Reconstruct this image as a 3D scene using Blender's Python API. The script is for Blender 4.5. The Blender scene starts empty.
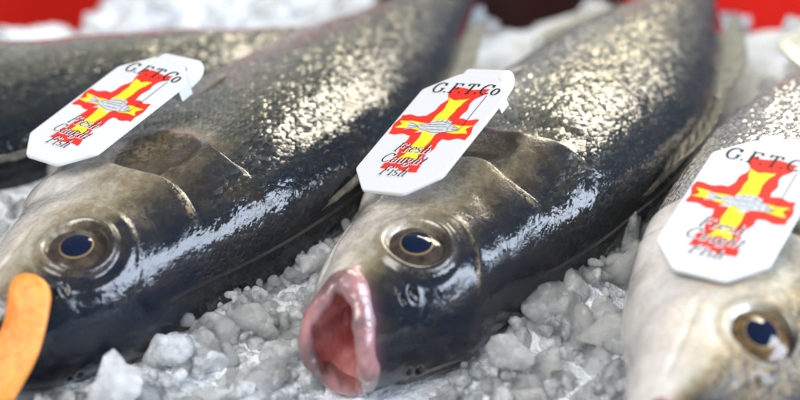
import bpy, math, random
import numpy as np
from mathutils import Vector, Matrix
R = math.radians
random.seed(5); RNG = np.random.default_rng(5)
S = 0.01                                   # everything is authored in centimetres
scn = bpy.context.scene
col = scn.collection

# ------------------------------------------------------------------ camera
PITCH, DIST, FPX = R(27), 62.0, 1767.0     # focal length in pixels of the 800 px wide photo
TGT = np.array([0.0, 0.0, 4.0])
FWD = np.array([0, math.cos(PITCH), -math.sin(PITCH)])
UPV = np.array([0, math.sin(PITCH), math.cos(PITCH)])
CAM = TGT - FWD*DIST
def proj(p):
    d = np.asarray(p, float) - CAM; dep = d @ FWD
    return 400 + FPX*d[0]/dep, 200 - FPX*(d @ UPV)/dep
def at(u, v, z):                           # point of height z seen at photo position (u, v)
    r = FWD + UPV*(200-v)/FPX + np.array([1, 0, 0])*(u-400)/FPX
    return CAM + r*((z-CAM[2])/r[2])

cam = bpy.data.cameras.new('camera'); co = bpy.data.objects.new('camera', cam); col.objects.link(co)
cam.sensor_width = 36; cam.lens = FPX/800*36
cam.clip_start = 0.01; cam.clip_end = 100
co.location = Vector(CAM*S); co.rotation_euler = (math.pi/2-PITCH, 0, 0)
cam.dof.use_dof = True; cam.dof.focus_distance = 0.595; cam.dof.aperture_fstop = 5.6
scn.camera = co

# ------------------------------------------------------------------ object helpers
def mesh(name, verts, faces, mat, parent=None, smooth=True, attrs=None):
    me = bpy.data.meshes.new(name)
    v = np.asarray(verts, float)*S
    me.from_pydata(v.tolist(), [], faces if isinstance(faces, list) else faces.tolist())
    if smooth: me.polygons.foreach_set('use_smooth', [True]*len(me.polygons))
    if attrs:
        for k, a in attrs.items():
            a = np.asarray(a, float)
            if a.ndim == 1:
                me.attributes.new(k, 'FLOAT', 'POINT').data.foreach_set('value', a)
            else:
                me.attributes.new(k, 'FLOAT_VECTOR', 'POINT').data.foreach_set('vector', a.ravel())
    me.update()
    o = bpy.data.objects.new(name, me); col.objects.link(o)
    if mat: me.materials.append(mat)
    if parent: o.parent = parent
    return o
def thing(name, label, cat, loc=None, axes=None, group=None):
    o = bpy.data.objects.new(name, None); col.objects.link(o)
    o.empty_display_size = 0.01
    if axes is not None:
        M = Matrix.Identity(4)
        for k in range(3):
            for i in range(3): M[i][k] = axes[k][i]
        for i in range(3): M[i][3] = loc[i]*S
        o.matrix_world = M
    elif loc is not None: o.location = Vector(loc)*S
    return tag(o, label, cat, group)
def tag(o, label=None, cat=None, group=None, kind=None):
    if label: o['label'] = label
    if cat: o['category'] = cat
    if group: o['group'] = group
    if kind: o['kind'] = kind
    return o
def grid_faces(n, m, wrap=False):
    i = np.arange(n-1)[:, None]; j = np.arange(m if wrap else m-1)[None, :]
    j2 = (j+1) % m
    f = np.stack([i*m+j+0*i, i*m+j2, (i+1)*m+j2, (i+1)*m+j], -1)
    return f.reshape(-1, 4)
def smoothstep(a, b, x):
    t = np.clip((x-a)/(b-a), 0, 1); return t*t*(3-2*t)
def gauss(x, s): return np.exp(-(x/s)**2)
def curve(xs, ys, x):                      # smooth interpolation (Hermite)
    xs = np.array(xs, float); ys = np.array(ys, float)
    m = np.gradient(ys, xs)
    k = np.clip(np.searchsorted(xs, x)-1, 0, len(xs)-2)
    h = xs[k+1]-xs[k]; t = (x-xs[k])/h
    return ((2*t**3-3*t**2+1)*ys[k]+(t**3-2*t**2+t)*h*m[k]+(-2*t**3+3*t**2)*ys[k+1]+(t**3-t**2)*h*m[k+1])
class Noise:                               # smooth 3-D value noise from sines
    def __init__(s, seed, n=24, f0=1.0, f1=3.0):
        r = np.random.default_rng(seed)
        d = r.normal(size=(n, 3)); d /= np.linalg.norm(d, axis=1)[:, None]
        s.k = d*r.uniform(f0, f1, (n, 1)); s.p = r.uniform(0, 6.28, n); s.n = n
    def __call__(s, P): 
        out = np.zeros(P.shape[:-1])
        for k, p in zip(s.k, s.p): out += np.sin(P @ k + p)
        return out/math.sqrt(s.n/2)/1.6

# ------------------------------------------------------------------ materials
class NT:
    def __init__(s, name):
        s.m = bpy.data.materials.new(name); s.m.use_nodes = True
        s.t = s.m.node_tree; s.t.nodes.clear()
        s.out = s.n('ShaderNodeOutputMaterial')
    def n(s, typ, **kw):
        nd = s.t.nodes.new(typ)
        for k, v in kw.items(): setattr(nd, k, v)
        return nd
    def set(s, nd, **kw):
        for k, v in kw.items():
            i = nd.inputs[k.replace('_', ' ')]
            if isinstance(v, bpy.types.NodeSocket): s.t.links.new(v, i)
            else: i.default_value = v
        return nd
    def math(s, op, a, b=0.0, c=0.0, clamp=False):
        nd = s.n('ShaderNodeMath', operation=op); nd.use_clamp = clamp
        for i, x in enumerate((a, b, c)):
            if isinstance(x, bpy.types.NodeSocket): s.t.links.new(x, nd.inputs[i])
            else: nd.inputs[i].default_value = x
        return nd.outputs[0]
    def vmath(s, op, a, b=None, scale=None):
        nd = s.n('ShaderNodeVectorMath', operation=op)
        for i, x in enumerate((a, b)):
            if x is None: continue
            if isinstance(x, bpy.types.NodeSocket): s.t.links.new(x, nd.inputs[i])
            else: nd.inputs[i].default_value = x
        if scale is not None: nd.inputs['Scale'].default_value = scale
        return nd.outputs[1] if op == 'DOT_PRODUCT' else nd.outputs[0]
    def attr(s, name): return s.n('ShaderNodeAttribute', attribute_name=name)
    def coords(s): return s.n('ShaderNodeTexCoord').outputs['Object']
    def noise(s, vec, scale, detail=4, rough=0.55, dist=0.0):
        nd = s.n('ShaderNodeTexNoise'); s.t.links.new(vec, nd.inputs['Vector'])
        nd.inputs['Scale'].default_value = scale; nd.inputs['Detail'].default_value = detail
        nd.inputs['Roughness'].default_value = rough; nd.inputs['Distortion'].default_value = dist
        return nd.outputs['Fac']
    def ramp(s, fac, stops):
        nd = s.n('ShaderNodeValToRGB'); s.t.links.new(fac, nd.inputs[0])
        e = nd.color_ramp.elements
        while len(e) < len(stops): e.new(0.5)
        for el, (p, c) in zip(e, stops):
            el.position = p; el.color = (*c, 1) if len(c) == 3 else c
        return nd.outputs[0]
    def mix(s, fac, a, b):
        nd = s.n('ShaderNodeMix', data_type='RGBA')
        for i, x in ((0, fac), (6, a), (7, b)):
            if isinstance(x, bpy.types.NodeSocket): s.t.links.new(x, nd.inputs[i])
            else: nd.inputs[i].default_value = (*x, 1) if isinstance(x, tuple) and len(x) == 3 else x
        return nd.outputs[2]
    def bump(s, h, strength, dist, normal=None):
        nd = s.n('ShaderNodeBump'); s.t.links.new(h, nd.inputs['Height'])
        nd.inputs['Strength'].default_value = strength; nd.inputs['Distance'].default_value = dist
        if normal: s.t.links.new(normal, nd.inputs['Normal'])
        return nd.outputs[0]
    def bsdf(s, **kw):
        b = s.n('ShaderNodeBsdfPrincipled'); s.set(b, **kw)
        s.t.links.new(b.outputs[0], s.out.inputs[0]); return b

def fish_skin(name, speck=1.0, dark_shift=0.0):
    N = NT(name); oc = N.coords()
    D = N.attr('dorsal').outputs['Fac']; B = N.attr('body').outputs['Fac']
    G = N.attr('gold').outputs['Fac']; P = N.attr('pink').outputs['Fac']
    uv = N.attr('scale_uv').outputs['Vector']
    n1 = N.noise(oc, 90, 5, 0.6); n2 = N.noise(oc, 420, 5, 0.65); n3 = N.noise(oc, 1600, 3, .6)
    d = N.math('ADD', D, N.math('MULTIPLY', N.math('SUBTRACT', n1, .5), .5))
    d = N.math('ADD', d, N.math('MULTIPLY', N.math('SUBTRACT', n2, .5), .35))
    fac = N.math('MULTIPLY_ADD', d, .5, .5+dark_shift, clamp=True)
    headc = N.ramp(fac, [(0.0, (.72, .68, .645)), (.30, (.66, .625, .58)), (.42, (.47, .435, .36)), (.54, (.215, .175, .11)),
                         (.64, (.075, .06, .036)), (.73, (.012, .013, .016)), (1, (.005, .008, .016))])
    bodyc = N.ramp(fac, [(0.0, (.74, .71, .67)), (.32, (.60, .58, .52)), (.47, (.36, .345, .265)),
                         (.59, (.125, .12, .085)), (.70, (.018, .022, .024)), (1, (.005, .008, .015))])
    c = N.mix(B, headc, bodyc)
    HD = N.math('SUBTRACT', 1.0, B)
    # blotches: olive brown clouds and a dark peppering of freckles
    pale = N.math('SUBTRACT', 1.0, N.math('MULTIPLY_ADD', d, 1.8, -.35, clamp=True), clamp=True)
    cl = N.ramp(N.noise(oc, 170, 6, .7, .6), [(.42, (0, 0, 0)), (.68, (1, 1, 1))])
    c = N.mix(N.math('MULTIPLY', N.math('MULTIPLY', cl, pale), N.math('MULTIPLY_ADD', HD, .42*speck, .05)), c, (.13, .10, .06))
    stv = N.vmath('MULTIPLY', oc, (1, 2.6, 2.6)); st = N.ramp(N.noise(stv, 75, 6, .65, .8), [(.46, (0, 0, 0)), (.72, (1, 1, 1))])
    c = N.mix(N.math('MULTIPLY', st, N.math('MULTIPLY', N.math('SUBTRACT', 1.0, pale), .55)), c, (.030, .025, .013))
    fr = N.ramp(N.noise(oc, 800, 3, .7), [(.52, (0, 0, 0)), (.68, (1, 1, 1))])
    c = N.mix(N.math('MULTIPLY', N.math('MULTIPLY', fr, pale), .30*speck), c, (.05, .045, .035))
    spot_shade = N.ramp(N.math('MULTIPLY', N.attr('spot_shade').outputs['Fac'], N.math('MULTIPLY_ADD', n2, 1.1, .35)), [(.18, (0, 0, 0)), (.5, (1, 1, 1))])
    c = N.mix(N.math('MULTIPLY', spot_shade, .85), c, (.026, .019, .013))  # opercle spot and eye surround, plus the gill hollow's shade painted as colour
    # golden skin along the bones of the gill cover, broken into flecks
    gf = N.ramp(N.noise(oc, 620, 4, .7, .5), [(.45, (0, 0, 0)), (.58, (1, 1, 1))])
    gm = N.math('MULTIPLY', G, gf)
    c = N.mix(N.math('MULTIPLY', gm, .8), c, (.62, .44, .20))
    c = N.mix(N.math('MULTIPLY', P, .8), c, (.36, .17, .19))
    # scales: every cell leans its own way
    su = N.n('ShaderNodeSeparateXYZ'); N.t.links.new(uv, su.inputs[0])
    ka = N.math('MULTIPLY', su.outputs[0], 3.3); kb = N.math('MULTIPLY', su.outputs[1], 5.0)
    cx = N.n('ShaderNodeCombineXYZ'); N.t.links.new(N.math('ADD', ka, kb), cx.inputs[0]); N.t.links.new(N.math('SUBTRACT', ka, kb), cx.inputs[1])
    sv = cx.outputs[0]
    wn = N.n('ShaderNodeTexNoise'); N.set(wn, Vector=sv, Scale=.30, Detail=1.0)
    sv = N.vmath('ADD', sv, N.vmath('SCALE', wn.outputs['Color'], scale=1.2))
    wn2 = N.n('ShaderNodeTexNoise'); N.set(wn2, Vector=sv, Scale=1.3, Detail=2.0)
    sv = N.vmath('ADD', sv, N.vmath('SCALE', wn2.outputs['Color'], scale=.5))
    vo = N.n('ShaderNodeTexVoronoi', voronoi_dimensions='2D', feature='F1')
    N.set(vo, Vector=sv, Scale=1.0, Randomness=.45)
    loc = N.vmath('SUBTRACT', sv, vo.outputs['Position'])
    rnd = N.vmath('SUBTRACT', vo.outputs['Color'], (.5, .5, .5))
    tilt = N.vmath('DOT_PRODUCT', loc, rnd)
    sep = N.n('ShaderNodeSeparateXYZ'); N.t.links.new(loc, sep.inputs[0])
    rear = N.math('ADD', sep.outputs[0], sep.outputs[1])
    h = N.math('ADD', N.math('MULTIPLY', tilt, 1.3), N.math('MULTIPLY', rear, .36))
    h = N.math('SUBTRACT', h, N.math('MULTIPLY', N.math('POWER', vo.outputs['Distance'], 2.0), .40))
    h = N.math('MULTIPLY', h, B)
    edge = N.math('MULTIPLY', N.math('MULTIPLY', smooth_edge(N, vo.outputs['Distance']), B), .72)
    c = N.mix(edge, c, (.016, .018, .016))
    sc_ = N.n('ShaderNodeSeparateColor'); N.t.links.new(vo.outputs['Color'], sc_.inputs[0])
    flank = N.math('SUBTRACT', 1.0, N.math('MULTIPLY', D, 1.25), clamp=True)
    c = N.mix(N.math('MULTIPLY', N.math('MULTIPLY', N.math('POWER', sc_.outputs[2], 2.0), B), N.math('MULTIPLY', flank, .35)), c, (.50, .47, .36))
    # relief: skin grain on the head, scales on the body
    h2 = N.math('ADD', h, N.math('MULTIPLY', N.math('ADD', n2, N.math('MULTIPLY', gf, N.math('MULTIPLY', G, .5))), N.math('MULTIPLY', HD, .40)))
    h2 = N.math('ADD', h2, N.math('MULTIPLY', n3, .10))
    nb = N.bump(h2, 1.0, 0.0006)
    wr = N.noise(oc, 260, 3, .55, 1.6)
    h3 = N.math('ADD', N.math('MULTIPLY', h, N.math('MULTIPLY_ADD', pale, .5, .3)), N.math('MULTIPLY', wr, N.math('MULTIPLY_ADD', HD, .15, .30)))
    h3 = N.math('ADD', h3, N.math('MULTIPLY', gm, .5))
    nc = N.bump(h3, .85, 0.0005)
    met = N.math('MULTIPLY', pale, N.math('MULTIPLY_ADD', B, .55, .03), clamp=True)
    b = N.bsdf(Base_Color=c, Metallic=met, Roughness=N.math('MULTIPLY_ADD', n2, .20, .12), Normal=nb,
               Coat_Weight=1.0, Coat_Roughness=.045, Coat_IOR=1.45, Coat_Normal=nc, Specular_IOR_Level=N.math('MULTIPLY_ADD', pale, .42, .03))
    return N.m
def smooth_edge(N, dist):
    nd = N.n('ShaderNodeMapRange', interpolation_type='SMOOTHSTEP'); N.t.links.new(dist, nd.inputs['Value'])
    nd.inputs['From Min'].default_value = .38; nd.inputs['From Max'].default_value = .62
    return nd.outputs[0]

def simple(name, c, rough=.4, coat=0.0, noise=None, sss=0.0, metal=0.0, bumps=None, c2=None, spec=.5):
    N = NT(name); oc = N.coords()
    colr = (*c, 1)
    if c2: colr = N.ramp(N.noise(oc, noise or 100, 5, .6), [(.3, c), (.7, c2)])
    b = N.bsdf(Base_Color=colr, Roughness=rough, Coat_Weight=coat, Coat_Roughness=.06, Metallic=metal,
               Subsurface_Weight=sss, Specular_IOR_Level=spec)
    b.inputs['Subsurface Scale'].default_value = .004; b.inputs['Subsurface Radius'].default_value = (1, .5, .35)
    if bumps:
        nb = N.bump(N.noise(oc, bumps[0], 4, .6), bumps[1], bumps[2])
        N.t.links.new(nb, b.inputs['Normal'])
        N.t.links.new(nb, b.inputs['Coat Normal'])
    return N.m

def ice_mat(name):
    N = NT(name); oc = N.coords()
    milk = N.attr('milk').outputs['Fac']
    n = N.noise(oc, 210, 5, .65)
    vo = N.n('ShaderNodeTexVoronoi', feature='F1'); N.set(vo, Vector=oc, Scale=330.0, Randomness=1.0)
    loc = N.vmath('SUBTRACT', N.vmath('SCALE', oc, scale=330.0), N.vmath('SCALE', vo.outputs['Position'], scale=330.0))
    tilt = N.vmath('DOT_PRODUCT', loc, N.vmath('SUBTRACT', vo.outputs['Color'], (.5, .5, .5)))
    hh = N.math('ADD', N.math('MULTIPLY', tilt, .8), N.math('MULTIPLY', N.noise(oc, 620, 4, .7), 1.0))
    nb = N.bump(hh, .8, .0011)
    m2 = N.math('ADD', milk, N.math('MULTIPLY', N.math('SUBTRACT', n, .5), 1.3), clamp=True)
    g = N.n('ShaderNodeBsdfPrincipled')
    N.set(g, Base_Color=(.985, .995, 1, 1), Roughness=.07, IOR=1.31, Transmission_Weight=1.0, Normal=nb)
    w0 = N.n('ShaderNodeBsdfPrincipled')
    N.set(w0, Base_Color=(.93, .965, .995, 1), Roughness=.10, IOR=1.31, Normal=nb, Specular_IOR_Level=.6)
    tr = N.n('ShaderNodeBsdfTranslucent'); N.set(tr, Color=(.96, .98, 1, 1))
    w = N.n('ShaderNodeMixShader'); w.inputs[0].default_value = .25
    N.t.links.new(w0.outputs[0], w.inputs[1]); N.t.links.new(tr.outputs[0], w.inputs[2])
    mx = N.n('ShaderNodeMixShader')
    N.t.links.new(m2, mx.inputs[0]); N.t.links.new(g.outputs[0], mx.inputs[1]); N.t.links.new(w.outputs[0], mx.inputs[2])
    N.t.links.new(mx.outputs[0], N.out.inputs[0])
    vs = N.n('ShaderNodeVolumeScatter'); N.set(vs, Color=(.994, .998, 1, 1), Density=190.0)
    N.t.links.new(vs.outputs[0], N.out.inputs['Volume'])
    return N.m

M = dict(
    plastic=simple('white_plastic', (.61, .62, .645), .38, bumps=(60, .06, .001)),
    red=simple('red_ink', (.72, .025, .015), .4), yellow=simple('yellow_ink', (.9, .66, .02), .4),
    black=simple('black_ink', (.012, .012, .014), .45), white=simple('white_ink', (.82, .82, .84), .45),
    grey=simple('grey_ink', (.36, .38, .42), .45, c2=(.62, .64, .67), noise=700), dgrey=simple('dark_grey_ink', (.10, .11, .13), .45),
    pupil=simple('pupil', (.002, .006, .022), .08, .35, spec=.35), iris=simple('iris', (.26, .18, .085), .35, .3, metal=.3, spec=.3),
    eye=simple('eye_film', (.016, .013, .012), .14, .35, c2=(.075, .055, .04), noise=260, spec=.3),
    eye3=simple('eye_gold', (.014, .011, .009), .18, .3, c2=(.17, .10, .04), noise=380, spec=.3),
    lip=simple('lip_skin', (.08, .062, .066), .26, 1.0, c2=(.48, .215, .21), noise=62, sss=.2, bumps=(330, .5, .0012)),
    mouth=simple('mouth_flesh', (.52, .12, .115), .25, 1.0, c2=(.88, .47, .44), noise=70, sss=.4, bumps=(180, .5, .002)),
    fin=simple('fin_membrane', (.13, .135, .11), .3, .8, c2=(.50, .47, .36), noise=300),
    orange=simple('orange_flesh', (.66, .17, .012), .5, .3, c2=(.78, .33, .05), noise=260, sss=.3, bumps=(420, .7, .0014)),
    tray=simple('red_tray', (.46, .014, .008), .7, c2=(.38, .01, .006), noise=20, spec=.04),
    dark=simple('dark_tray', (.03, .012, .012), .5, c2=(.05, .02, .02), noise=30, spec=.05),
    ice=ice_mat('crushed_ice'),
    snow=simple('ice_bed', (.66, .70, .74), .4, c2=(.76, .79, .82), noise=60, bumps=(240, .8, .004)),
)

# ------------------------------------------------------------------ fish
LEN = 38.0
def xw(x): return np.where(np.asarray(x) < 12, x, 12+(np.asarray(x)-12)*.93)
def build_fish(name, label, place, yaw, roll, dive, gape, seed, mat, nx=(300, 130), na=260, eye_mat='eye', sc=1.0, lift=1.0, detail=True, plump=0.0, goldhead=0.0):
    """local axes: x towards the tail, y towards the belly, z out of the flank that faces up"""
    rng = np.random.default_rng(seed)
    th = R(yaw)
    t = np.array([math.cos(th)*math.cos(R(dive)), math.sin(th)*math.cos(R(dive)), math.sin(R(dive))])
    d0 = np.array([math.sin(th), -math.cos(th), 0]); z0 = np.cross(t, -d0); z0 /= np.linalg.norm(z0)
    d = math.cos(R(roll))*d0 - math.sin(R(roll))*z0
    l = math.sin(R(roll))*d0 + math.cos(R(roll))*z0
    Mw = np.stack([t, -d, l], 1)
    x = np.concatenate([np.linspace(0, 13, nx[0], endpoint=False), np.linspace(13, LEN, nx[1])])
    g = gape
    hd = curve([0, 1.5, 3, 5, 8, 12, 16, 22, 28, 33, 36, 38], np.array([.55+.52*g, 1.45+.48*g, 2.25+.45*g, 3.1, 4.0, 4.75, 5.0, 4.7, 3.6, 2.3, 1.75, 1.8]), x)
    hv = curve([0, 1.5, 3, 5, 8, 12, 16, 22, 28, 33, 36, 38], np.array([.65+.52*g, 1.6+.42*g, 2.3+.4*g, 3.15+.1*g, 4.0, 4.7, 4.9, 4.5, 3.4, 2.1, 1.6, 1.7]), x)
    w = curve([0, 1.5, 3, 5, 8, 12, 16, 22, 28, 33, 36, 38], np.array([1.1+.95*g, 1.9+.5*g, 2.3+.3*g, 2.7+.05*g, 3.1, 3.35, 3.3, 2.85, 2.1, 1.25, .8, .45]), x)
    hv = hv*(1+plump*smoothstep(.5, 5, x)); hd = hd*(1-.15*smoothstep(1, 6, x)); w = w*(1-.06*smoothstep(3, 8, x))
    a = np.linspace(0, 2*math.pi, na, endpoint=False)      # 0 = back, pi/2 = flank facing up, pi = belly
    ca, sa = np.cos(a), np.sin(a)
    nex = np.interp(x, [0, 4, 12, 30], [2.0, 2.5, 2.35, 2.1])[:, None]
    cc = np.sign(ca)[None]*np.abs(ca)[None]**(2/nex); ss = np.sign(sa)[None]*np.abs(sa)[None]**(2/nex)
    Y = -np.where(cc > 0, hd[:, None], hv[:, None])*cc; Z = w[:, None]*ss*(1-.10*np.clip(cc, 0, 1)*1.0)
    X = np.repeat(xw(x)[:, None], na, 1)
    # mouth rim: corners drawn back, lower jaw a little forward
    rim = 1-smoothstep(0, 3.2, X)
    X = X + rim*((np.abs(sa)[None]**2)*(.7*g+.15) + np.clip(-ca, 0, 1)[None]*(-.35))
    bend = .0060*np.clip(X-9, 0, 99)**2
    Y = Y + (1-smoothstep(0, 5.0, X))*(.35+.1*g)
    Y0 = Y; Y = Y + bend
    P = np.stack([X, Y, Z], -1)
    def normals(P):
        dx = np.gradient(P, axis=0); da = np.roll(P, -1, 1)-np.roll(P, 1, 1)
        n = np.cross(da, dx); n /= np.linalg.norm(n, axis=-1)[..., None]+1e-9
        return n
    n = normals(P)
    if (n[:, na//4, 2].mean()) < 0: n = -n
    dorsal = np.repeat(ca[None], len(x), 0)
    side = np.abs(Z)/np.maximum(w[:, None], .01)
    sd = smoothstep(.15, .5, side)
    # eye
    ex, ey = 4.1-.9*g, -.65
    k = np.argmin((X-ex)**2+(Y-ey)**2+np.where(Z > 0, 0, 99)); ei, ej = np.unravel_index(k, X.shape)
    E = P[ei, ej].copy(); En = n[ei, ej].copy()
    rel = Mw @ (E*sc); snout = at(place[0], place[1], place[2]+rel[2]) - rel
    root = thing(name, label, 'fish', snout, (t*1, -d, l), 'whole sea bass laid side by side on the ice')
    mirrorE = E*np.array([1, 1, -1])
    dE = np.minimum(np.linalg.norm(P-E, axis=-1), np.linalg.norm(P-mirrorE, axis=-1))
    nz = Noise(seed, 30, .8, 2.2); nz2 = Noise(seed+9, 40, 3, 7)
    wob = Noise(seed+31, 14, .8, 1.8)(P)
    disp = -.36*(1-smoothstep(.80, 1.08, dE)) + .10*gauss(dE-1.16, .15)*(.8+.5*wob) - .02*gauss(dE-1.42, .12) + .04*gauss(dE-1.62-.15*wob, .2)*(.2+1.3*wob)
    # gill cover: rear edge, the fore-plate edge and the raised cheek
    xo = 10.7 - .055*(Y0+.6)**2 - .25*np.sin(1.3*Y0+seed)      # rear edge of the gill cover
    xp = 8.1 - .05*(Y0-.2)**2 + .12*np.sin(2.1*Y0+seed)        # rear edge of the fore plate
    op = smoothstep(8.2, 10.6, X+10.7-xo)*(1-smoothstep(-.05, .2, X-xo))
    lat = smoothstep(-3.0, -1.5, Y0)
    disp += sd*lat*(.24*lift*op - .16*smoothstep(-.05, .25, X-xo)*(1-smoothstep(.5, 2.6, X-xo)))
    pre = smoothstep(-1.6, -.02, X-xp)*(1-smoothstep(-.04, .26, X-xp))
    vent = smoothstep(-2.2, .6, Y0)
    disp += lat*sd*(.12+.14*vent)*pre - lat*sd*.12*smoothstep(0, .15, X-xp)*(1-smoothstep(.2, 1.0, X-xp))
    # bony rim behind and under the eye, cheek groove, jaw plate groove
    ax = X-ex; ay = Y0-ey
    ang = np.arctan2(ay, ax)
    rr = np.hypot(ax, ay)
    arc = gauss(rr-1.9, .07)*smoothstep(-1.6, -.9, ang)*(1-smoothstep(.6, 1.3, ang))
    disp += sd*.05*arc*(.6+.5*nz(P*1.4))
    mx = Y0-(.55-.30*(X-1.0)) ; jaw = gauss(Y0-(1.25*g+.55+.10*X+.02*X**2), .10)*smoothstep(.6, 1.2, X)*(1-smoothstep(3.8, 4.6, X))
    disp -= sd*.06*jaw
    for (nx_, ny_, r_, dep) in ((ex-1.75, ey-.45, .10, .12), (ex-1.45, ey-.62, .15, .12)):
        q = np.hypot(X-nx_, (Y0-ny_))
        disp += np.where(Z > 0, 1, 1)*(-dep*(1-smoothstep(.3*r_, r_*1.1, q)) + .025*gauss(q-r_*1.35, .08))
    headm = 1-smoothstep(-.3, 1.4, X-xo)
    disp += .05*nz(P)+ headm*sd*.016*nz2(P)*smoothstep(.8, 1.5, dE)
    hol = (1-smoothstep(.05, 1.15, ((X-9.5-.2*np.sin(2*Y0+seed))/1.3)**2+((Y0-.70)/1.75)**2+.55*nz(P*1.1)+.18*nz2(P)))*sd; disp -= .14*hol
    panel = sd*smoothstep(-.2, .5, X-xp)*(1-smoothstep(-.2, .5, X-xo))*(1-smoothstep(1.6, 3.0, Y0))
    disp *= smoothstep(0.0, .5, X)[...]
    P = P + n*disp[..., None]
    body = smoothstep(-.3, 1.4, X-xo + 4.6*smoothstep(.45, .85, dorsal) + .6*nz2(P*.5))
    gold = sd*(.35*arc*(.5+.8*nz2(P)) + .75*(.55+.6*nz(P*1.5))*gauss(X-xp+.05, .13)*smoothstep(-3, -1.5, Y0)*(1-smoothstep(2., 3.2, Y0)) + .12*gauss(dE-1.25, .08) + .35*gauss(dE-2.3, .5)*smoothstep(-.5, 1, Y0)) 
    gold += goldhead*gauss(dE-1.7, .9)*smoothstep(1.0, 1.2, dE)*sd
    gold += .45*sd*gauss(X-9.6, .9)*gauss(Y0-1.6, 1.1)
    pink = sd*1.1*gauss(X-xo-.02-.08*nz2(P), .17)*smoothstep(-1.2, .3, Y0) + .4*rim**30
    suv = np.zeros(P.shape); arcl = np.cumsum(np.linalg.norm(P-np.roll(P, 1, 1), axis=-1), 1)
    suv[..., 0] = X; suv[..., 1] = arcl - arcl[:, na//4][:, None]
    F = grid_faces(len(x), na, True)[:, ::-1]
    V = P.reshape(-1, 3); nV = len(V)
    # close the tail root
    V = np.vstack([V, P[-1].mean(0)[None]])
    faces = F.tolist() + [[(len(x)-1)*na+(j+1) % na, (len(x)-1)*na+j, nV] for j in range(na)]
    ap = lambda A: np.append(A.ravel(), A.ravel()[-1])
    mesh('body', V*sc, faces, mat, root, attrs=dict(spot_shade=ap(np.clip(np.maximum(np.maximum(1.25*hol*(.9+.35*nz2(P*.8)), .40*panel*(.8+.6*nz2(P))), .40*(1-smoothstep(1.0, 1.55, dE+.12*wob))*(.8+.4*wob)), 0, 1)), dorsal=ap(dorsal), body=ap(body), gold=ap(np.clip(gold, 0, 1)), pink=ap(np.clip(pink, 0, 1)),
         scale_uv=np.vstack([suv.reshape(-1, 3), suv[-1, -1][None]])))
    if detail:
        # eye: shallow dome, iris ring, pupil
        zx = En; ux = np.array([1, 0, 0])-zx*zx[0]; ux /= np.linalg.norm(ux); uy = np.cross(zx, ux)
        def dome(r, hgt, base, ey_=1.0, n1=16, n2=48, off=(0, 0)):
            rr = np.linspace(0, 1, n1); aa = np.linspace(0, 2*math.pi, n2, endpoint=False)
            q = [E+zx*(base+hgt*(1-s*s)) + ux*(r*s*math.cos(b)+off[0]) + uy*(r*ey_*s*math.sin(b)+off[1]) for s in rr for b in aa]
            return np.array(q), grid_faces(n1, n2, True)
        v, f = dome(1.03, .27, -.34); eye = mesh('eye', v*sc, f, M[eye_mat], root)
        v, f = dome(.585, .09, -.135, .9); mesh('iris', v*sc, f, M['iris'], eye)
        v, f = dome(.535, .10, -.10, .9); mesh('pupil', v*sc, f, M['pupil'], eye)
        # lips: a fleshy tube along the mouth rim; lining: a funnel running back into the throat
        rp = P[0]; cen = rp.mean(0); m2 = 20
        ring = []
        fat = .26+.08*g
        for j in range(na):
            rad = rp[j]-cen; rad /= np.linalg.norm(rad); tang = rp[(j+1) % na]-rp[j-1]; tang /= np.linalg.norm(tang)
            b2 = np.cross(tang, rad); b2 /= np.linalg.norm(b2)
            ff = fat*(1+.16*math.sin(3*a[j]+seed)+.10*math.sin(7*a[j]+2*seed)+.06*math.sin(13*a[j])+.55*max(0, math.sin(a[j]+.25))**8)
            for kk in range(m2):
                q = 2*math.pi*kk/m2
                ring.append(rp[j]-rad*ff*.35+rad*ff*.85*math.cos(q)+b2*ff*1.05*math.sin(q))
        ring = np.array(ring); ring += (.05*nz2(ring)+.015*nz2(ring*2.3))[:, None]*np.array([.6, 1, 1])
        fr = grid_faces(na, m2, True).tolist()
        fr += [[(na-1)*m2+k, (na-1)*m2+(k+1) % m2, (k+1) % m2, k] for k in range(m2)]
        mesh('lips', ring*sc, fr, M['lip'], root)
        if g > .3:
            rows = []
            for s in np.linspace(0, 1, 30):
                q = cen+(rp-cen)*(0.93*(1-.62*s**1.3)); q = q + np.array([1, 0, 0])*(3.6*s); rows.append(q)
            rows = np.array(rows); dz = Noise(seed+3, 20, 1.2, 3)
            rows = rows + ((rows-rows.mean(1, keepdims=True))*(.10*dz(rows)+.045*np.sin(9*a)[None]+.02*np.sin(17*a+1)[None])[..., None])
            rv = np.vstack([rows.reshape(-1, 3), rows[-1].mean(0)[None]+np.array([.5, 0, 0])])
            ff = grid_faces(30, na, True).tolist()+[[29*na+j, 29*na+(j+1) % na, 30*na] for j in range(na)]
            mesh('mouth_lining', rv*sc, ff, M['mouth'], root)
            # tongue on the floor of the mouth
            tv = []
            for s in np.linspace(0, 1, 20):
                for b in np.linspace(0, 2*math.pi, 24, endpoint=False):
                    ww = .85*math.sqrt(max(1e-4, 1-(1-s)**3))*.95
                    tv.append([1.5+2.0*s, cen[1]+hv[0]*.74+.16*math.cos(b)*(ww+.1), ww*.9*math.sin(b)])
            tf = grid_faces(20, 24, True).tolist(); mesh('tongue', np.array(tv)*sc, tf, M['mouth'], root)
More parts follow.
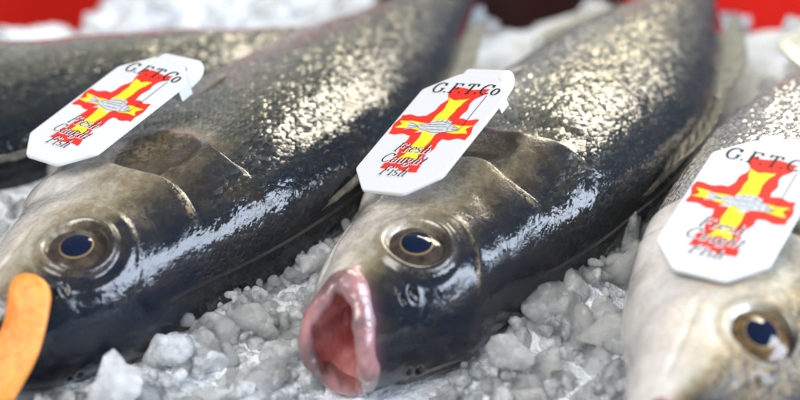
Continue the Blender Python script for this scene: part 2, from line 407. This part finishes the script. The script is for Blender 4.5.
    # fins: thin ribbed sheets with real thickness
    def fin(name, base, tips, rays, thick=.05, bow=0.0, parent=root):
        base = np.array(base, float); tips = np.array(tips, float)
        base[:, 0] = xw(base[:, 0]); tips[:, 0] = xw(tips[:, 0])
        for q in (base, tips): q[:, 1] += .0060*np.clip(q[:, 0]-9, 0, 99)**2
        n1, n2 = rays*6+1, 10
        u = np.linspace(0, 1, n1); kb = np.linspace(0, 1, len(base))
        bb = np.stack([np.interp(u, kb, base[:, i]) for i in range(3)], 1)
        tt = np.stack([np.interp(u, kb, tips[:, i]) for i in range(3)], 1)
        rib = .5+.5*np.cos(2*math.pi*u*rays)
        notch = 1-.10*(1-rib)
        s = np.linspace(0, 1, n2)
        G = bb[:, None]+(tt-bb)[:, None]*s[None, :, None]*np.where(s[None] > .6, notch[:, None], 1)[..., None]
        nn = np.cross(np.gradient(G, axis=0), np.gradient(G, axis=1)); nn /= np.linalg.norm(nn, axis=-1)[..., None]+1e-9
        G = G + nn*(bow*np.sin(math.pi*s))[None, :, None]
        th = (thick*(.35+.65*rib))[:, None]*(1-.7*s[None])
        A = G+nn*th[..., None]; Bk = G-nn*th[..., None]
        V = np.vstack([A.reshape(-1, 3), Bk.reshape(-1, 3)])
        f = grid_faces(n1, n2).tolist(); off = n1*n2
        f += [[q+off for q in reversed(r)] for r in f]
        e = [i*n2+n2-1 for i in range(n1)]
        f += [[e[i], e[i+1], e[i+1]+off, e[i]+off] for i in range(n1-1)]
        return mesh(name, V*sc, f, M['fin'], parent)
    at_x = lambda arr, xx: float(np.interp(xx, x, arr))
    xs = np.linspace(12.5, 21.5, 7)
    fin('dorsal_fin', [[q, -at_x(hd, q)+.05, .3] for q in xs], [[q+2.3, -at_x(hd, q)-h_*.22, .8] for q, h_ in zip(xs, (1.2, 2.0, 2.3, 2.1, 1.7, 1.2, .6))], 9, .05)
    xs = np.linspace(22.5, 30, 6)
    fin('dorsal_fin', [[q, -at_x(hd, q)+.05, .3] for q in xs], [[q+2.3, -at_x(hd, q)-h_*.30, .7] for q, h_ in zip(xs, (1.9, 2.3, 2.1, 1.7, 1.3, .9))], 12, .05)
    wz = at_x(w, 12.6)
    fin('pectoral_fin', [[12.1, 2.2, wz*.93], [12.2, 2.7, wz*.87], [12.1, 3.2, wz*.78]], [[17.2, 2.4, wz*.92+.1], [17.3, 3.2, wz*.80+.1], [15.6, 4.0, wz*.62+.1]], 13, .03, .05)
    xs = np.linspace(26, 31, 5)
    fin('anal_fin', [[q, at_x(hv, q)-.05, 0] for q in xs], [[q+1.6, at_x(hv, q)+h_, 0] for q, h_ in zip(xs, (1.6, 2.0, 1.7, 1.3, .8))], 9)
    fin('tail_fin', [[37.6, -1.7, 0], [37.7, 0, 0], [37.6, 1.6, 0]], [[43.5, -4.6, 0], [41.6, 0, 0], [43.4, 4.5, 0]], 17)
    def W(p): return np.array(snout)+Mw @ (np.array(p)*sc)
    return root, W, E, En

SK = [fish_skin('bass_skin'), fish_skin('dark_bass_skin', .8, .03), fish_skin('pale_bass_skin', .5, -.05), fish_skin('silvery_bass_skin', .7, -.03)]
YAW = 56
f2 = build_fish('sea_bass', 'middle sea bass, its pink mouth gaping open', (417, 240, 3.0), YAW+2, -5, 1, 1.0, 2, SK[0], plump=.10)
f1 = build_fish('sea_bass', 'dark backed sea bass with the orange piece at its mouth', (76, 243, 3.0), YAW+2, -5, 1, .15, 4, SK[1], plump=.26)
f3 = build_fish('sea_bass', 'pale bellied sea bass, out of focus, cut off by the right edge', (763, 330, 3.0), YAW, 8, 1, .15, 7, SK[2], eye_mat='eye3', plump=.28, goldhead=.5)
f0 = build_fish('sea_bass', 'blurred silvery sea bass behind the leftmost tag, its head out of the picture', (-400, 140, 2.9), 23, -2, 0, .1, 9, SK[3], nx=(150, 130), na=160)
for nm, f in (('f2', f2), ('f1', f1), ('f3', f3)):
    _, W, E, En = f
    print('KEY', nm, 'eye', [round(q) for q in proj(W(E))], 'snout', [round(q) for q in proj(W([0, 0, 0]))], 'gill', [round(q) for q in proj(W([11.2, 0, 3.3]))],
          'nostril', [round(q) for q in proj(W([2.75, -1.45, 2.0]))], 'back12', [round(q) for q in proj(W([12, -4.7, 0]))], 'belly12', [round(q) for q in proj(W([12, 4.2, 1.5]))], 'eyez', W(E)[2])

# ------------------------------------------------------------------ lettering: strokes of a broad nib
def arc_pts(cx, cy, rx, ry, a0, a1, n=22):
    return [(cx+rx*math.cos(R(q)), cy+ry*math.sin(R(q))) for q in np.linspace(a0, a1, n)]
GLY = {
 'G': (.92, [arc_pts(.45, .5, .40, .5, 42, 318), [(.76, .14), (.76, .42)], [(.60, .43), (.92, .43)], [(.77, .98), (.76, .72)]]),
 'F': (.78, [[(.22, 0), (.22, 1)], [(.06, .99), (.72, .99)], [(.72, 1), (.74, .78)], [(.22, .53), (.55, .53)], [(.56, .63), (.56, .43)], [(.05, .01), (.42, .01)]]),
 'T': (.84, [[(.42, 0), (.42, 1)], [(.06, .99), (.78, .99)], [(.06, 1), (.04, .78)], [(.78, 1), (.80, .78)], [(.24, .01), (.60, .01)]]),
 'C': (.86, [arc_pts(.46, .5, .40, .5, 42, 318), [(.77, .98), (.77, .72)]]),
 'o': (.62, [arc_pts(.30, .31, .25, .31, 0, 360)]),
 'r': (.50, [[(.17, 0), (.17, .62)], [(.03, .60), (.17, .62)], arc_pts(.36, .40, .19, .21, 170, 60), [(.43, .58), (.47, .52)], [(.04, .01), (.32, .01)]]),
 'e': (.56, [[(.07, .36), (.50, .36)], arc_pts(.29, .31, .23, .31, 8, 320)]),
 's': (.46, [arc_pts(.22, .46, .16, .15, 40, 250)+arc_pts(.22, .16, .18, .16, 80, -140)]),
 'h': (.68, [[(.16, 0), (.16, 1)], [(.03, .98), (.16, 1)], arc_pts(.35, .38, .19, .23, 180, 0)+[(.54, .02)], [(.04, .01), (.28, .01)], [(.43, .01), (.66, .01)]]),
 'a': (.56, [arc_pts(.28, .42, .17, .19, 150, 0)+[(.45, .1), (.55, .03)], arc_pts(.24, .18, .18, .17, 60, 330)]),
 'u': (.68, [[(.03, .60), (.15, .61)], [(.15, .61), (.15, .22)]+arc_pts(.33, .22, .18, .21, 180, 330), [(.52, .61), (.52, .0)], [(.52, .01), (.64, .02)]]),
 'g': (.58, [arc_pts(.26, .42, .19, .19, 0, 360), arc_pts(.27, -.10, .23, .17, 100, 440), [(.42, .55), (.56, .60)], [(.16, .25), (.20, .08)]]),
 't': (.40, [[(.18, .86), (.18, .14)]+arc_pts(.28, .12, .10, .11, 180, 310), [(.02, .60), (.36, .60)]]),
 'i': (.34, [[(.17, 0), (.17, .61)], [(.04, .59), (.17, .61)], [(.04, .01), (.31, .01)], [(.165, .80), (.175, .92)]]),
 '.': (.28, [[(.11, .02), (.11, .14)]]),
}
def ribbon(V, F, pts, wmin, wmax, z, h, extra=0.0):
    pts = [np.array(p, float) for p in pts]
    n0 = len(V); k = len(pts)
    for i, p in enumerate(pts):
        d = pts[min(i+1, k-1)]-pts[max(i-1, 0)]; L = np.hypot(*d)+1e-9; d /= L
        w_ = (wmin+(wmax-wmin)*abs(d[1])**1.3)/2+extra
        n = np.array([-d[1], d[0]])*w_
        q = p+d*extra*(1 if i == k-1 else (-1 if i == 0 else 0))
        for s in (1, -1): V.append((*(q+n*s), z+h)); V.append((*(q+n*s), z))
    for i in range(k-1):
        a, b = n0+4*i, n0+4*i+4
        F.append((a, a+2, b+2, b)); F.append((a+1, b+1, b+3, a+3)); F.append((a, b, b+1, a+1)); F.append((a+2, a+3, b+3, b+2))
    e = n0+4*(k-1); F.append((n0, n0+1, n0+3, n0+2)); F.append((e, e+2, e+3, e+1))
def text(word, x, y, size, shear, z, h=.004, wmin=.05, wmax=.17, extra=0.0, track=0.0):
    V, F = [], []
    for ch in word:
        adv, st = GLY[ch]
        for s in st: ribbon(V, F, [(x+(q[0]+shear*q[1])*size, y+q[1]*size) for q in s], wmin*size, wmax*size, z, h, extra)
        x += (adv+track)*size
    return V, F
def text_width(word, size, track=0.0): return sum(GLY[c][0]+track for c in word)*size

def plate(outline, z, h):                  # thin printed shape or plate from an outline
    n = len(outline)
    V = [(x, y, z+h) for x, y in outline]+[(x, y, z) for x, y in outline]
    F = [tuple(range(n)), tuple(range(2*n-1, n-1, -1))]+[(i, n+i, n+(i+1) % n, (i+1) % n) for i in range(n)]
    return V, F
def wavy(pts, amp=.05, step=.18, seed=1):
    out = []; r = random.Random(seed)
    for i, p in enumerate(pts):
        q = pts[(i+1) % len(pts)]; L = math.hypot(q[0]-p[0], q[1]-p[1]); k = max(1, int(L/step))
        nx, ny = -(q[1]-p[1])/L, (q[0]-p[0])/L; ph = r.uniform(0, 6.28)
        for j in range(k):
            s = j/k; o = amp*math.sin(math.pi*s)*math.sin(2*math.pi*s*max(1, L/2.0)+ph)
            out.append((p[0]+(q[0]-p[0])*s+nx*o, p[1]+(q[1]-p[1])*s+ny*o))
    return out
TW, TL = 3.7, 6.3
def solve_axes(w2, l2):
    """3-D directions of the width and length of a rectangle of known proportions from their apparent directions"""
    w2 = np.array(w2, float); l2 = np.array(l2, float); dot = w2 @ l2
    lo, hi = .2, 400.0
    for _ in range(80):
        m = math.sqrt(lo*hi); ww = -dot/m
        if math.sqrt(l2 @ l2+m*m)/math.sqrt(w2 @ w2+ww*ww) < TL/TW: lo = m
        else: hi = m
    X = np.array([1, 0, 0]); W3 = X*w2[0]+UPV*w2[1]+FWD*(-dot/lo); L3 = X*l2[0]+UPV*l2[1]+FWD*lo
    W3 /= np.linalg.norm(W3); L3 -= W3*(L3 @ W3); L3 /= np.linalg.norm(L3)
    return W3, L3
def make_tag(label, centre, w2, l2, seed):
    W3, L3 = solve_axes(w2, l2); N3 = np.cross(W3, L3)
    print('TAG', np.round(N3, 2), np.round(L3, 2), np.round(centre, 1))
    root = thing('fish_tag', label, 'tag', centre, (W3, L3, N3), 'white printed tags clipped to the gill covers')
    T = .16
    hw, hl = TW/2, TL/2
    oc = [(-hw, -hl*.68), (-hw*.46, -hl), (hw*.46, -hl), (hw, -hl*.68), (hw, hl*.70), (hw*.42, hl), (-hw*.42, hl), (-hw, hl*.70)]
    # plate with softened rim
    def inset(o, d):
        r = []
        n = len(o)
        for i in range(n):
            p0, p1, p2 = (np.array(o[i-1]), np.array(o[i]), np.array(o[(i+1) % n]))
            d1 = (p1-p0)/np.linalg.norm(p1-p0); d2 = (p2-p1)/np.linalg.norm(p2-p1)
            n1 = np.array([-d1[1], d1[0]]); n2 = np.array([-d2[1], d2[0]]); b = n1+n2
            r.append(tuple(p1+b*d/(b @ n1)))
        return r
    oc2 = []                               # round the corners slightly
    for i in range(8):
        p0, p1, p2 = (np.array(oc[i-1]), np.array(oc[i]), np.array(oc[(i+1) % 8]))
        a_ = p1+(p0-p1)/np.linalg.norm(p0-p1)*.14; b_ = p1+(p2-p1)/np.linalg.norm(p2-p1)*.14
        for s in (0, .25, .5, .75, 1): oc2.append(tuple((1-s)**2*a_+2*s*(1-s)*p1+s*s*b_))
    lay = [(.05, -T), (.012, -T+.012), (0, -T+.04), (0, -.04), (.012, -.012), (.04, 0)]
    V, F = [], []; n = len(oc2)
    for d_, z in lay: V += [(*p, z) for p in inset(oc2, d_)]
    for k in range(len(lay)-1): F += [(k*n+i, k*n+(i+1) % n, (k+1)*n+(i+1) % n, (k+1)*n+i) for i in range(n)]
    F += [tuple(range(n-1, -1, -1)), tuple(range((len(lay)-1)*n, len(lay)*n))]
    mesh('plate', V, F, M['plastic'], root, smooth=False)
    # clip: a solid strap that runs on from the top edge and folds under, then a block that holds the pin
    cw = TW*.23; xo = TW*.05
    prof = [(hl-.14, -.012), (hl+.14, -.012)]+[(hl+.14+.42*math.cos(R(q)), -.40+.388*math.sin(R(q))) for q in np.linspace(80, -60, 14)]+[(hl+.20, -.80), (hl-.30, -.86), (hl-.30, -T-.01), (hl-.14, -T-.01)]
    V, F = [], []; k = len(prof)
    for xx, ins in ((-cw, .03), (-cw+.03, 0), (cw-.03, 0), (cw, .03)):
        cg = np.mean(prof, 0)
        for p in prof: q = cg+(np.array(p)-cg)*(1-ins*1.5); V.append((xo+xx, q[0], q[1]))
    for r_ in range(3): F += [(r_*k+i, (r_+1)*k+i, (r_+1)*k+(i+1) % k, r_*k+(i+1) % k) for i in range(k)]
    F += [tuple(range(k)), tuple(range(4*k-1, 3*k-1, -1))]
    mesh('clip', V, F, M['plastic'], root, smooth=False)
    bx = [(xo-cw*.75, hl-.95), (xo+cw*1.22, hl-.95), (xo+cw*1.22, hl-.45), (xo+cw*1.02, hl-.31), (xo-cw*.75, hl-.31)]
    V, F = plate(bx, -.93, .62); mesh('clip_block', V, F, M['plastic'], root, smooth=False)
    # printing
    z = .002; h = .003
    A = lambda a, b: (a*TW, b*TL)
    red = [A(-.16, .372), A(.28, .372), A(.19, .26), A(.20, .115), A(.43, .115), A(.45, -.055), A(.20, -.06), A(.16, -.2), A(.215, -.335),
           A(-.225, -.325), A(-.17, -.2), A(-.19, -.05), A(-.46, -.04), A(-.47, .115), A(-.19, .125), A(-.10, .26)]
    V, F = plate(wavy(red, .07, .12, seed), z, h); mesh('printed_cross', V, F, M['red'], root, smooth=False)
    yel = [A(-.10, .285), A(.0, .262), A(.135, .285), A(.085, .2), A(.085, .058), A(.42, .062), A(.36, .03), A(.42, -.005), A(.085, -.005), A(.07, -.17), A(.11, -.245),
           A(.0, -.22), A(-.105, -.245), A(-.07, -.17), A(-.085, .0), A(-.44, .01), A(-.38, .04), A(-.44, .07), A(-.085, .062), A(-.055, .2)]
    V, F = plate(wavy(yel, .035, .12, seed+3), z+.004, h); mesh('printed_stripe', V, F, M['yellow'], root, smooth=False)
    # the printed fish: body, tail, spiny back fin, belly fins
    fx0, fy0 = -.02*TW, .028*TL
    top = [( -.62, .09), (-.40, .16), (-.1, .27), (.25, .33), (.60, .27), (.92, .13), (1.16, -.02)]
    bot = [(1.12, -.10), (.85, -.17), (.5, -.24), (.1, -.25), (-.3, -.15), (-.60, -.05)]
    V, F = plate([(fx0+x_, fy0+y_) for x_, y_ in (top+bot)[::-1]], z+.008, h); pf = mesh('printed_fish', V, F, M['grey'], root, smooth=False)
    V, F = [], []
    def add(o_, zz=0):
        v, f = plate([(fx0+x_, fy0+y_) for x_, y_ in o_], z+.0085+zz, h); n0 = len(V); V.extend(v); F.extend([tuple(q+n0 for q in ff) for ff in f])
    add([(-.58, .08), (-1.15, .26), (-1.02, .05), (-1.12, -.2), (-.58, -.05)])
    add([(-.2, .22), (-.15, .40), (-.03, .30), (.05, .47), (.15, .34), (.25, .50), (.35, .36), (.45, .47), (.52, .36), (.62, .38), (.66, .25), (.25, .30)])
    add([(.25, -.22), (.05, -.42), (.35, -.38), (.5, -.22)]); add([(-.35, -.12), (-.55, -.32), (-.25, -.28), (-.12, -.17)])
    mesh('printed_fins', V, F, M['grey'], pf, smooth=False)
    V, F = [], []
    for pl in (top, bot, [(.72, .2), (.66, .02), (.74, -.16)], [(1.0, .0), (1.14, -.06)], [(-.5, .04), (.6, .07)], [(-.3, .12), (.5, .2)], [(-.2, -.1), (.55, -.1)],
               [(-1.1, .2), (-.6, .03)], [(-1.06, .03), (-.6, .01)], [(-1.1, -.16), (-.6, -.01)], [(.0, .28), (.05, .45)], [(.2, .32), (.25, .48)], [(.4, .32), (.45, .46)],
               arc_pts(.9, .06, .035, .035, 0, 360, 8)):
        ribbon(V, F, [(fx0+x_, fy0+y_) for x_, y_ in pl], .018, .018, z+.013, h)
    mesh('printed_outline', V, F, M['dgrey'], pf, smooth=False)
    V, F = [], []; ribbon(V, F, [A(.30, .015), A(.30, .315)], .02, .02, z+.013, h); ribbon(V, F, [A(.21, .02), A(.30, .015)], .02, .02, z+.013, h)
    mesh('printed_line', V, F, M['black'], root, smooth=False)
    sz = .53; tr = .08; wd = text_width('G.F.T.Co', sz, tr)
    V, F = text('G.F.T.Co', -wd/2+.02*TW, .325*TL, sz, .10, z+.017, h, .06, .15, track=tr); mesh('lettering', V, F, M['black'], root, smooth=False)
    Vw, Fw, Vb, Fb = [], [], [], []
    for wrd, yy, xx in (('Fresh', -.185, -.02), ('Caught', -.275, -.02), ('Fish', -.375, -.02)):
        sz = .44; wd = text_width(wrd, sz, .09)
        for (VV, FF, ex, zz, ddx) in ((Vw, Fw, .012, z+.013, .022), (Vb, Fb, 0, z+.018, 0)):
            v, f = text(wrd, -wd/2+xx*TW-.06+ddx, yy*TL-ddx, sz, .28, zz, h, .06, .145, ex, .09); n0 = len(VV); VV.extend(v); FF.extend([tuple(q+n0 for q in ff) for ff in f])
    mesh('lettering_outline', Vw, Fw, M['white'], root, smooth=False)
    mesh('lettering', Vb, Fb, M['black'], root, smooth=False)
    return root
make_tag('sharply focused white tag over the gill of the gaping middle fish', at(431, 131, 7.25), (81, -8), (94, 116), 1)
make_tag('white tag on the dark leftmost fish, behind the orange piece', at(107, 108, 7.15), (80, -22), (115, 106), 2)
make_tag('blurred white tag on the pale fish at the right edge', at(739, 207, 7.1), (92, -22), (94, 119), 5)

# ------------------------------------------------------------------ the orange piece at the mouth of the left fish
def orange_piece():
    p0, p1 = at(-18, 402, 2.3), at(34, 274, 5.3)
    d = p1-p0; L = np.linalg.norm(d); d /= L
    nrm = np.array([-.15, -.75, .64]); nrm -= d*(nrm @ d); nrm /= np.linalg.norm(nrm); sdv = np.cross(nrm, d)
    root = None; V = []; n1, n2 = 50, 40; nz = Noise(77, 20, 1, 4)
    for s in np.linspace(0, 1, n1):
        w_ = .74*math.sqrt(max(1e-5, 1-max(0, (s-.82)/.18)**2.6))*(1.25-.35*s)*math.sqrt(max(1e-5, 1-max(0, (.1-s)/.1)**2))
        for b in np.linspace(0, 2*math.pi, n2, endpoint=False):
            cx, cy = math.cos(b), math.sin(b)
            V.append([L*s, (-.35*math.sin(3*s))+w_*np.sign(cx)*abs(cx)**.8, .30*min(1, w_*1.5)*np.sign(cy)*abs(cy)**.7])
    V = np.array(V); V += (.06*nz(V))[:, None]*np.array([.3, 1, 1])
    F = grid_faces(n1, n2, True).tolist()+[list(range(n2-1, -1, -1)), list(range((n1-1)*n2, n1*n2))]
    o = mesh('orange_strip', V, F, M['orange'])
    Mx = Matrix.Identity(4)
    for i in range(3): Mx[i][0], Mx[i][1], Mx[i][2], Mx[i][3] = d[i], sdv[i], nrm[i], p0[i]*S
    o.matrix_world = Mx
    tag(o, 'bright orange rounded strip at the mouth of the leftmost fish', 'food piece')
orange_piece()

# ------------------------------------------------------------------ ice
hn = Noise(21, 40, .25, 1.1); hn2 = Noise(22, 60, 1.5, 4.5)
# fish axes on the ice, used to keep loose ice out of the bodies
AX = []
for f in (f0, f1, f2, f3):
    AX.append((f[1]([0, 0, 0])[:2], f[1]([38, 0, 0])[:2]))
def bed_h(x, y):
    P = np.stack([x, y, 0*x], -1); pile = 0*x
    for a, b in AX:                        # the ice is heaped up against the bodies
        d = b-a; q = P[..., :2]-a; s = np.clip((q @ d)/(d @ d), 0, 1)
        fd = np.linalg.norm(q-s[..., None]*d, axis=-1)-np.interp(s, [0, .04, .12, .25, .45, .7, 1], [1.4, 2.0, 3.0, 3.7, 4.0, 3.0, 1.2])
        pile = np.maximum(pile, smoothstep(.06, .24, s)*np.exp(-np.clip(fd, 0, 99)**2/2.2)*(1-smoothstep(18, 24, P[..., 1])))
    return .62+1.15*pile+.28*hn(P)+.12*hn2(P) 
gx, gy = np.meshgrid(np.linspace(-70, 70, 420), np.linspace(-32, 70, 320), indexing='ij')
gz = bed_h(gx, gy)+.45 - 13.6*smoothstep(24.8, 25.9, gy+1.5*(1-smoothstep(-11, -5, gx))+1.0*smoothstep(11, 16, gx)+1.2*np.sin(gx*.45)+.6*np.sin(gx*1.3+1))
V = np.stack([gx, gy, gz], -1).reshape(-1, 3)
tag(mesh('ice_ground', V, grid_faces(420, 320), M['snow']), kind='structure')

import bmesh
def ico(sub):
    bm = bmesh.new(); bmesh.ops.create_icosphere(bm, subdivisions=sub, radius=1)
    v = np.array([q.co[:] for q in bm.verts]); f = np.array([[q.index for q in p.verts] for p in bm.faces]); bm.free(); return v, f
def chunk(rng, sub=3, sharp=40, ncut=11):
    v, f = ico(sub)
    nn = rng.normal(size=(ncut, 3)); nn /= np.linalg.norm(nn, axis=1)[:, None]
    dd = rng.uniform(.62, 1.0, ncut)
    q = np.clip(v @ nn.T, 1e-3, None)/dd                      # 1/r for each cutting plane
    r = 1/(np.sum(q**sharp, 1)**(1/sharp))
    r = np.clip(r, .3, 1.45)
    p = v*r[:, None]*rng.uniform(.55, 1.35, 3)
    nq = Noise(int(rng.integers(1e6)), 18, 2.5, 7)
    p += v*(.07*(np.abs(nq(p))-.35)+.035*Noise(int(rng.integers(1e6)), 18, 7, 14)(p))[:, None]
    return p, f
def rotm(rng):
    q = rng.normal(size=4); q /= np.linalg.norm(q); a, b, c, d = q
    return np.array([[a*a+b*b-c*c-d*d, 2*(b*c-a*d), 2*(b*d+a*c)], [2*(b*c+a*d), a*a-b*b+c*c-d*d, 2*(c*d-a*b)], [2*(b*d-a*c), 2*(c*d+a*b), a*a-b*b-c*c+d*d]])
rng = np.random.default_rng(11)
protos = [chunk(rng, 2, 30, int(rng.integers(8, 14))) for _ in range(14)]
protos3 = [chunk(rng, 3, 45, int(rng.integers(8, 14))) for _ in range(14)]
def fish_dist(p):
    best = 99
    for a, b in AX:
        d = b-a; s = np.clip(((p-a) @ d)/(d @ d), 0, 1); q = np.linalg.norm(p-a-d*s)
        wloc = np.interp(s, [0, .04, .12, .25, .45, .7, 1], [1.5, 2.1, 3.0, 3.7, 4.0, 3.0, 1.2])
        best = min(best, q-wloc)
    return best
Vs, Fs, Ms, off = [], [], [], 0
def scatter(n, x0, x1, y0, y1, rmin, rmax, zlo, zhi, pr, gap):
    global off
    for _ in range(n):
        p = np.array([rng.uniform(x0, x1), rng.uniform(y0, y1)])
        r = rmin+(rmax-rmin)*rng.random()**2.2
        fd = fish_dist(p)
        if fd < gap*r - .5 or (p[1] > 22.4 and p[0] < -15) or (p[1] > 23.4 and p[0] < -3) or (p[1] > 23.5 and p[0] > 17): continue
        z = float(bed_h(p[0:1], p[1:2])[0]) + rng.uniform(zlo, zhi)
        if fd < 1.4: z += rng.uniform(0, .45)
        v, f = pr[rng.integers(len(pr))]
        Vs.append((v*r*.9) @ rotm(rng).T + np.array([p[0], p[1], z])); Fs.append(f+off); off += len(v)
        Ms.append(np.full(len(v), np.clip(rng.normal(.12, .2), .0, .6)))
scatter(2600, -15, 15, -16, 4, .25, .78, -.1, .5, protos3, .4)
scatter(5500, -15, 15, -16, 4, .10, .28, .12, .65, protos, .4)
scatter(1500, -34, 45, 4, 24.6, .35, 1.2, .1, .7, protos, .7)
for _ in range(170):                       # ice heaped over the rim of the red tray behind
    p = np.array([rng.uniform(-14.5, -2.5), rng.uniform(24.6, 29)]); r = rng.uniform(.45, 1.1)
    v, f = protos[rng.integers(len(protos))]
    Vs.append((v*r) @ rotm(rng).T + np.array([p[0], p[1], rng.uniform(.2, 1.0)])); Fs.append(f+off); off += len(v)
    Ms.append(np.full(len(v), rng.uniform(.5, 1)))
tag(mesh('crushed_ice', np.vstack(Vs), np.vstack(Fs), M['ice'], attrs=dict(milk=np.concatenate(Ms))), 'white crushed ice spread under and between the fish', 'ice', kind='stuff')
# the larger lumps one can point to
for (u, v, z, r, milk, lab) in (
        (250, 318, 2.25, .85, .25, 'pointed glassy ice lump between the leftmost fish and the gaping mouth'),
        (592, 277, 2.45, .95, .05, 'grey see-through ice lump wedged highest between the middle fish and the pale fish'),
        (556, 318, 2.05, 1.15, .35, 'broad flat ice lump in front of the middle fish, below the see-through grey lump'),
        (512, 352, 2.15, .75, .45, 'small milky rounded ice lump in front of the middle fish back'),
        (606, 335, 1.95, .8, .05, 'glassy ice lump touching the cream belly of the pale fish'),
        (118, 383, 2.05, .95, .34, 'white ice lump under the dark snout of the leftmost fish')):
    p, f = chunk(rng, 5, 45, 11)
    p = p*(1+.10*Noise(int(u)+3, 24, 1.5, 5)(p)+.03*Noise(int(u), 30, 6, 14)(p))[:, None]
    o = mesh('ice_lump', (p*r*.72) @ rotm(rng).T, f, M['ice'], attrs=dict(milk=np.full(len(p), milk*.45)))
    o.location = Vector(at(u, v, z))*S
    tag(o, lab, 'ice lump', 'larger ice lumps among the fish')

# ------------------------------------------------------------------ blurred things behind
def tray(name, label, x0, x1, y0, y1, z0, z1, mat):
    root = thing(name, label, 'tray', ((x0+x1)/2, (y0+y1)/2, z0))
    hx, hy, H = (x1-x0)/2, (y1-y0)/2, z1-z0
    prof = [(0, 0), (.9, H-1.2), (1.5, H-.9), (1.7, H), (.9, H), (.55, H-.8), (-.3, .7)]   # outward offset, height
    def ring(o, z, rad=3):
        pts = []
        for cx, cy, a0 in ((1, 1, 0), (-1, 1, 90), (-1, -1, 180), (1, -1, 270)):
            for q in np.linspace(a0, a0+90, 8): pts.append((cx*(hx-rad)+(rad+o)*math.cos(R(q)), cy*(hy-rad)+(rad+o)*math.sin(R(q)), z))
        return pts
    V = []; n = 32
    for o_, z in prof: V += ring(o_, z)
    F = grid_faces(len(prof), n, True).tolist()+[list(range(n-1, -1, -1)), list(range((len(prof)-1)*n, len(prof)*n))]
    mesh('tub', V, F, mat, root)
    return root
tray('plastic_tray', 'red plastic tray, out of focus, in the top left corner', -60, -4, 25.2, 60, -12, .6, M['tray'])
tray('plastic_tray', 'red plastic tray, out of focus, in the top right corner', 13.2, 60, 25.8, 60, -12, .5, M['tray'])
tray('dark_tray', 'dark maroon tray blurred between the two red trays', -2.2, 9.8, 26.8, 58, -12, .0, M['dark'])

# ------------------------------------------------------------------ light
def area(name, loc, aim, sx, sy, power, colr):
    l = bpy.data.lights.new(name, 'AREA'); l.shape = 'RECTANGLE'; l.size = sx; l.size_y = sy; l.energy = power; l.color = colr
    o = bpy.data.objects.new(name, l); col.objects.link(o); o.location = loc
    o.rotation_euler = (Vector(aim)-Vector(loc)).to_track_quat('-Z', 'Y').to_euler()
    return o
def sph(az, el, d): return (d*math.sin(R(az))*math.cos(R(el)), d*math.cos(R(az))*math.cos(R(el)), d*math.sin(R(el)))
area('lamp_overhead', sph(-140, 50, 1.6), (0, 0, 0), 1.0, .9, 29, (1.0, .98, .95))
area('lamp_window', sph(106, 25, 1.6), (0, 0, .04), 1.35, .75, 50, (.72, .83, 1.0))
area('lamp_warm', sph(24, 38, 1.7), (0, .1, .04), .75, .30, 15, (1.0, .90, .70))
w = bpy.data.worlds.new('World'); scn.world = w; w.use_nodes = True
bg = w.node_tree.nodes['Background']; bg.inputs[0].default_value = (.75, .85, 1, 1); bg.inputs[1].default_value = .24

scn.view_settings.view_transform = 'Standard'; scn.view_settings.look = 'None'
scn.view_settings.exposure = 0.12; scn.view_settings.gamma = 1
scn.cycles.use_denoising = True; scn.cycles.volume_bounces = 16
scn.cycles.max_bounces = 24; scn.cycles.transmission_bounces = 16; scn.cycles.glossy_bounces = 5; scn.cycles.diffuse_bounces = 4
scn.cycles.caustics_refractive = True; scn.cycles.caustics_reflective = False; scn.cycles.sample_clamp_indirect = 10
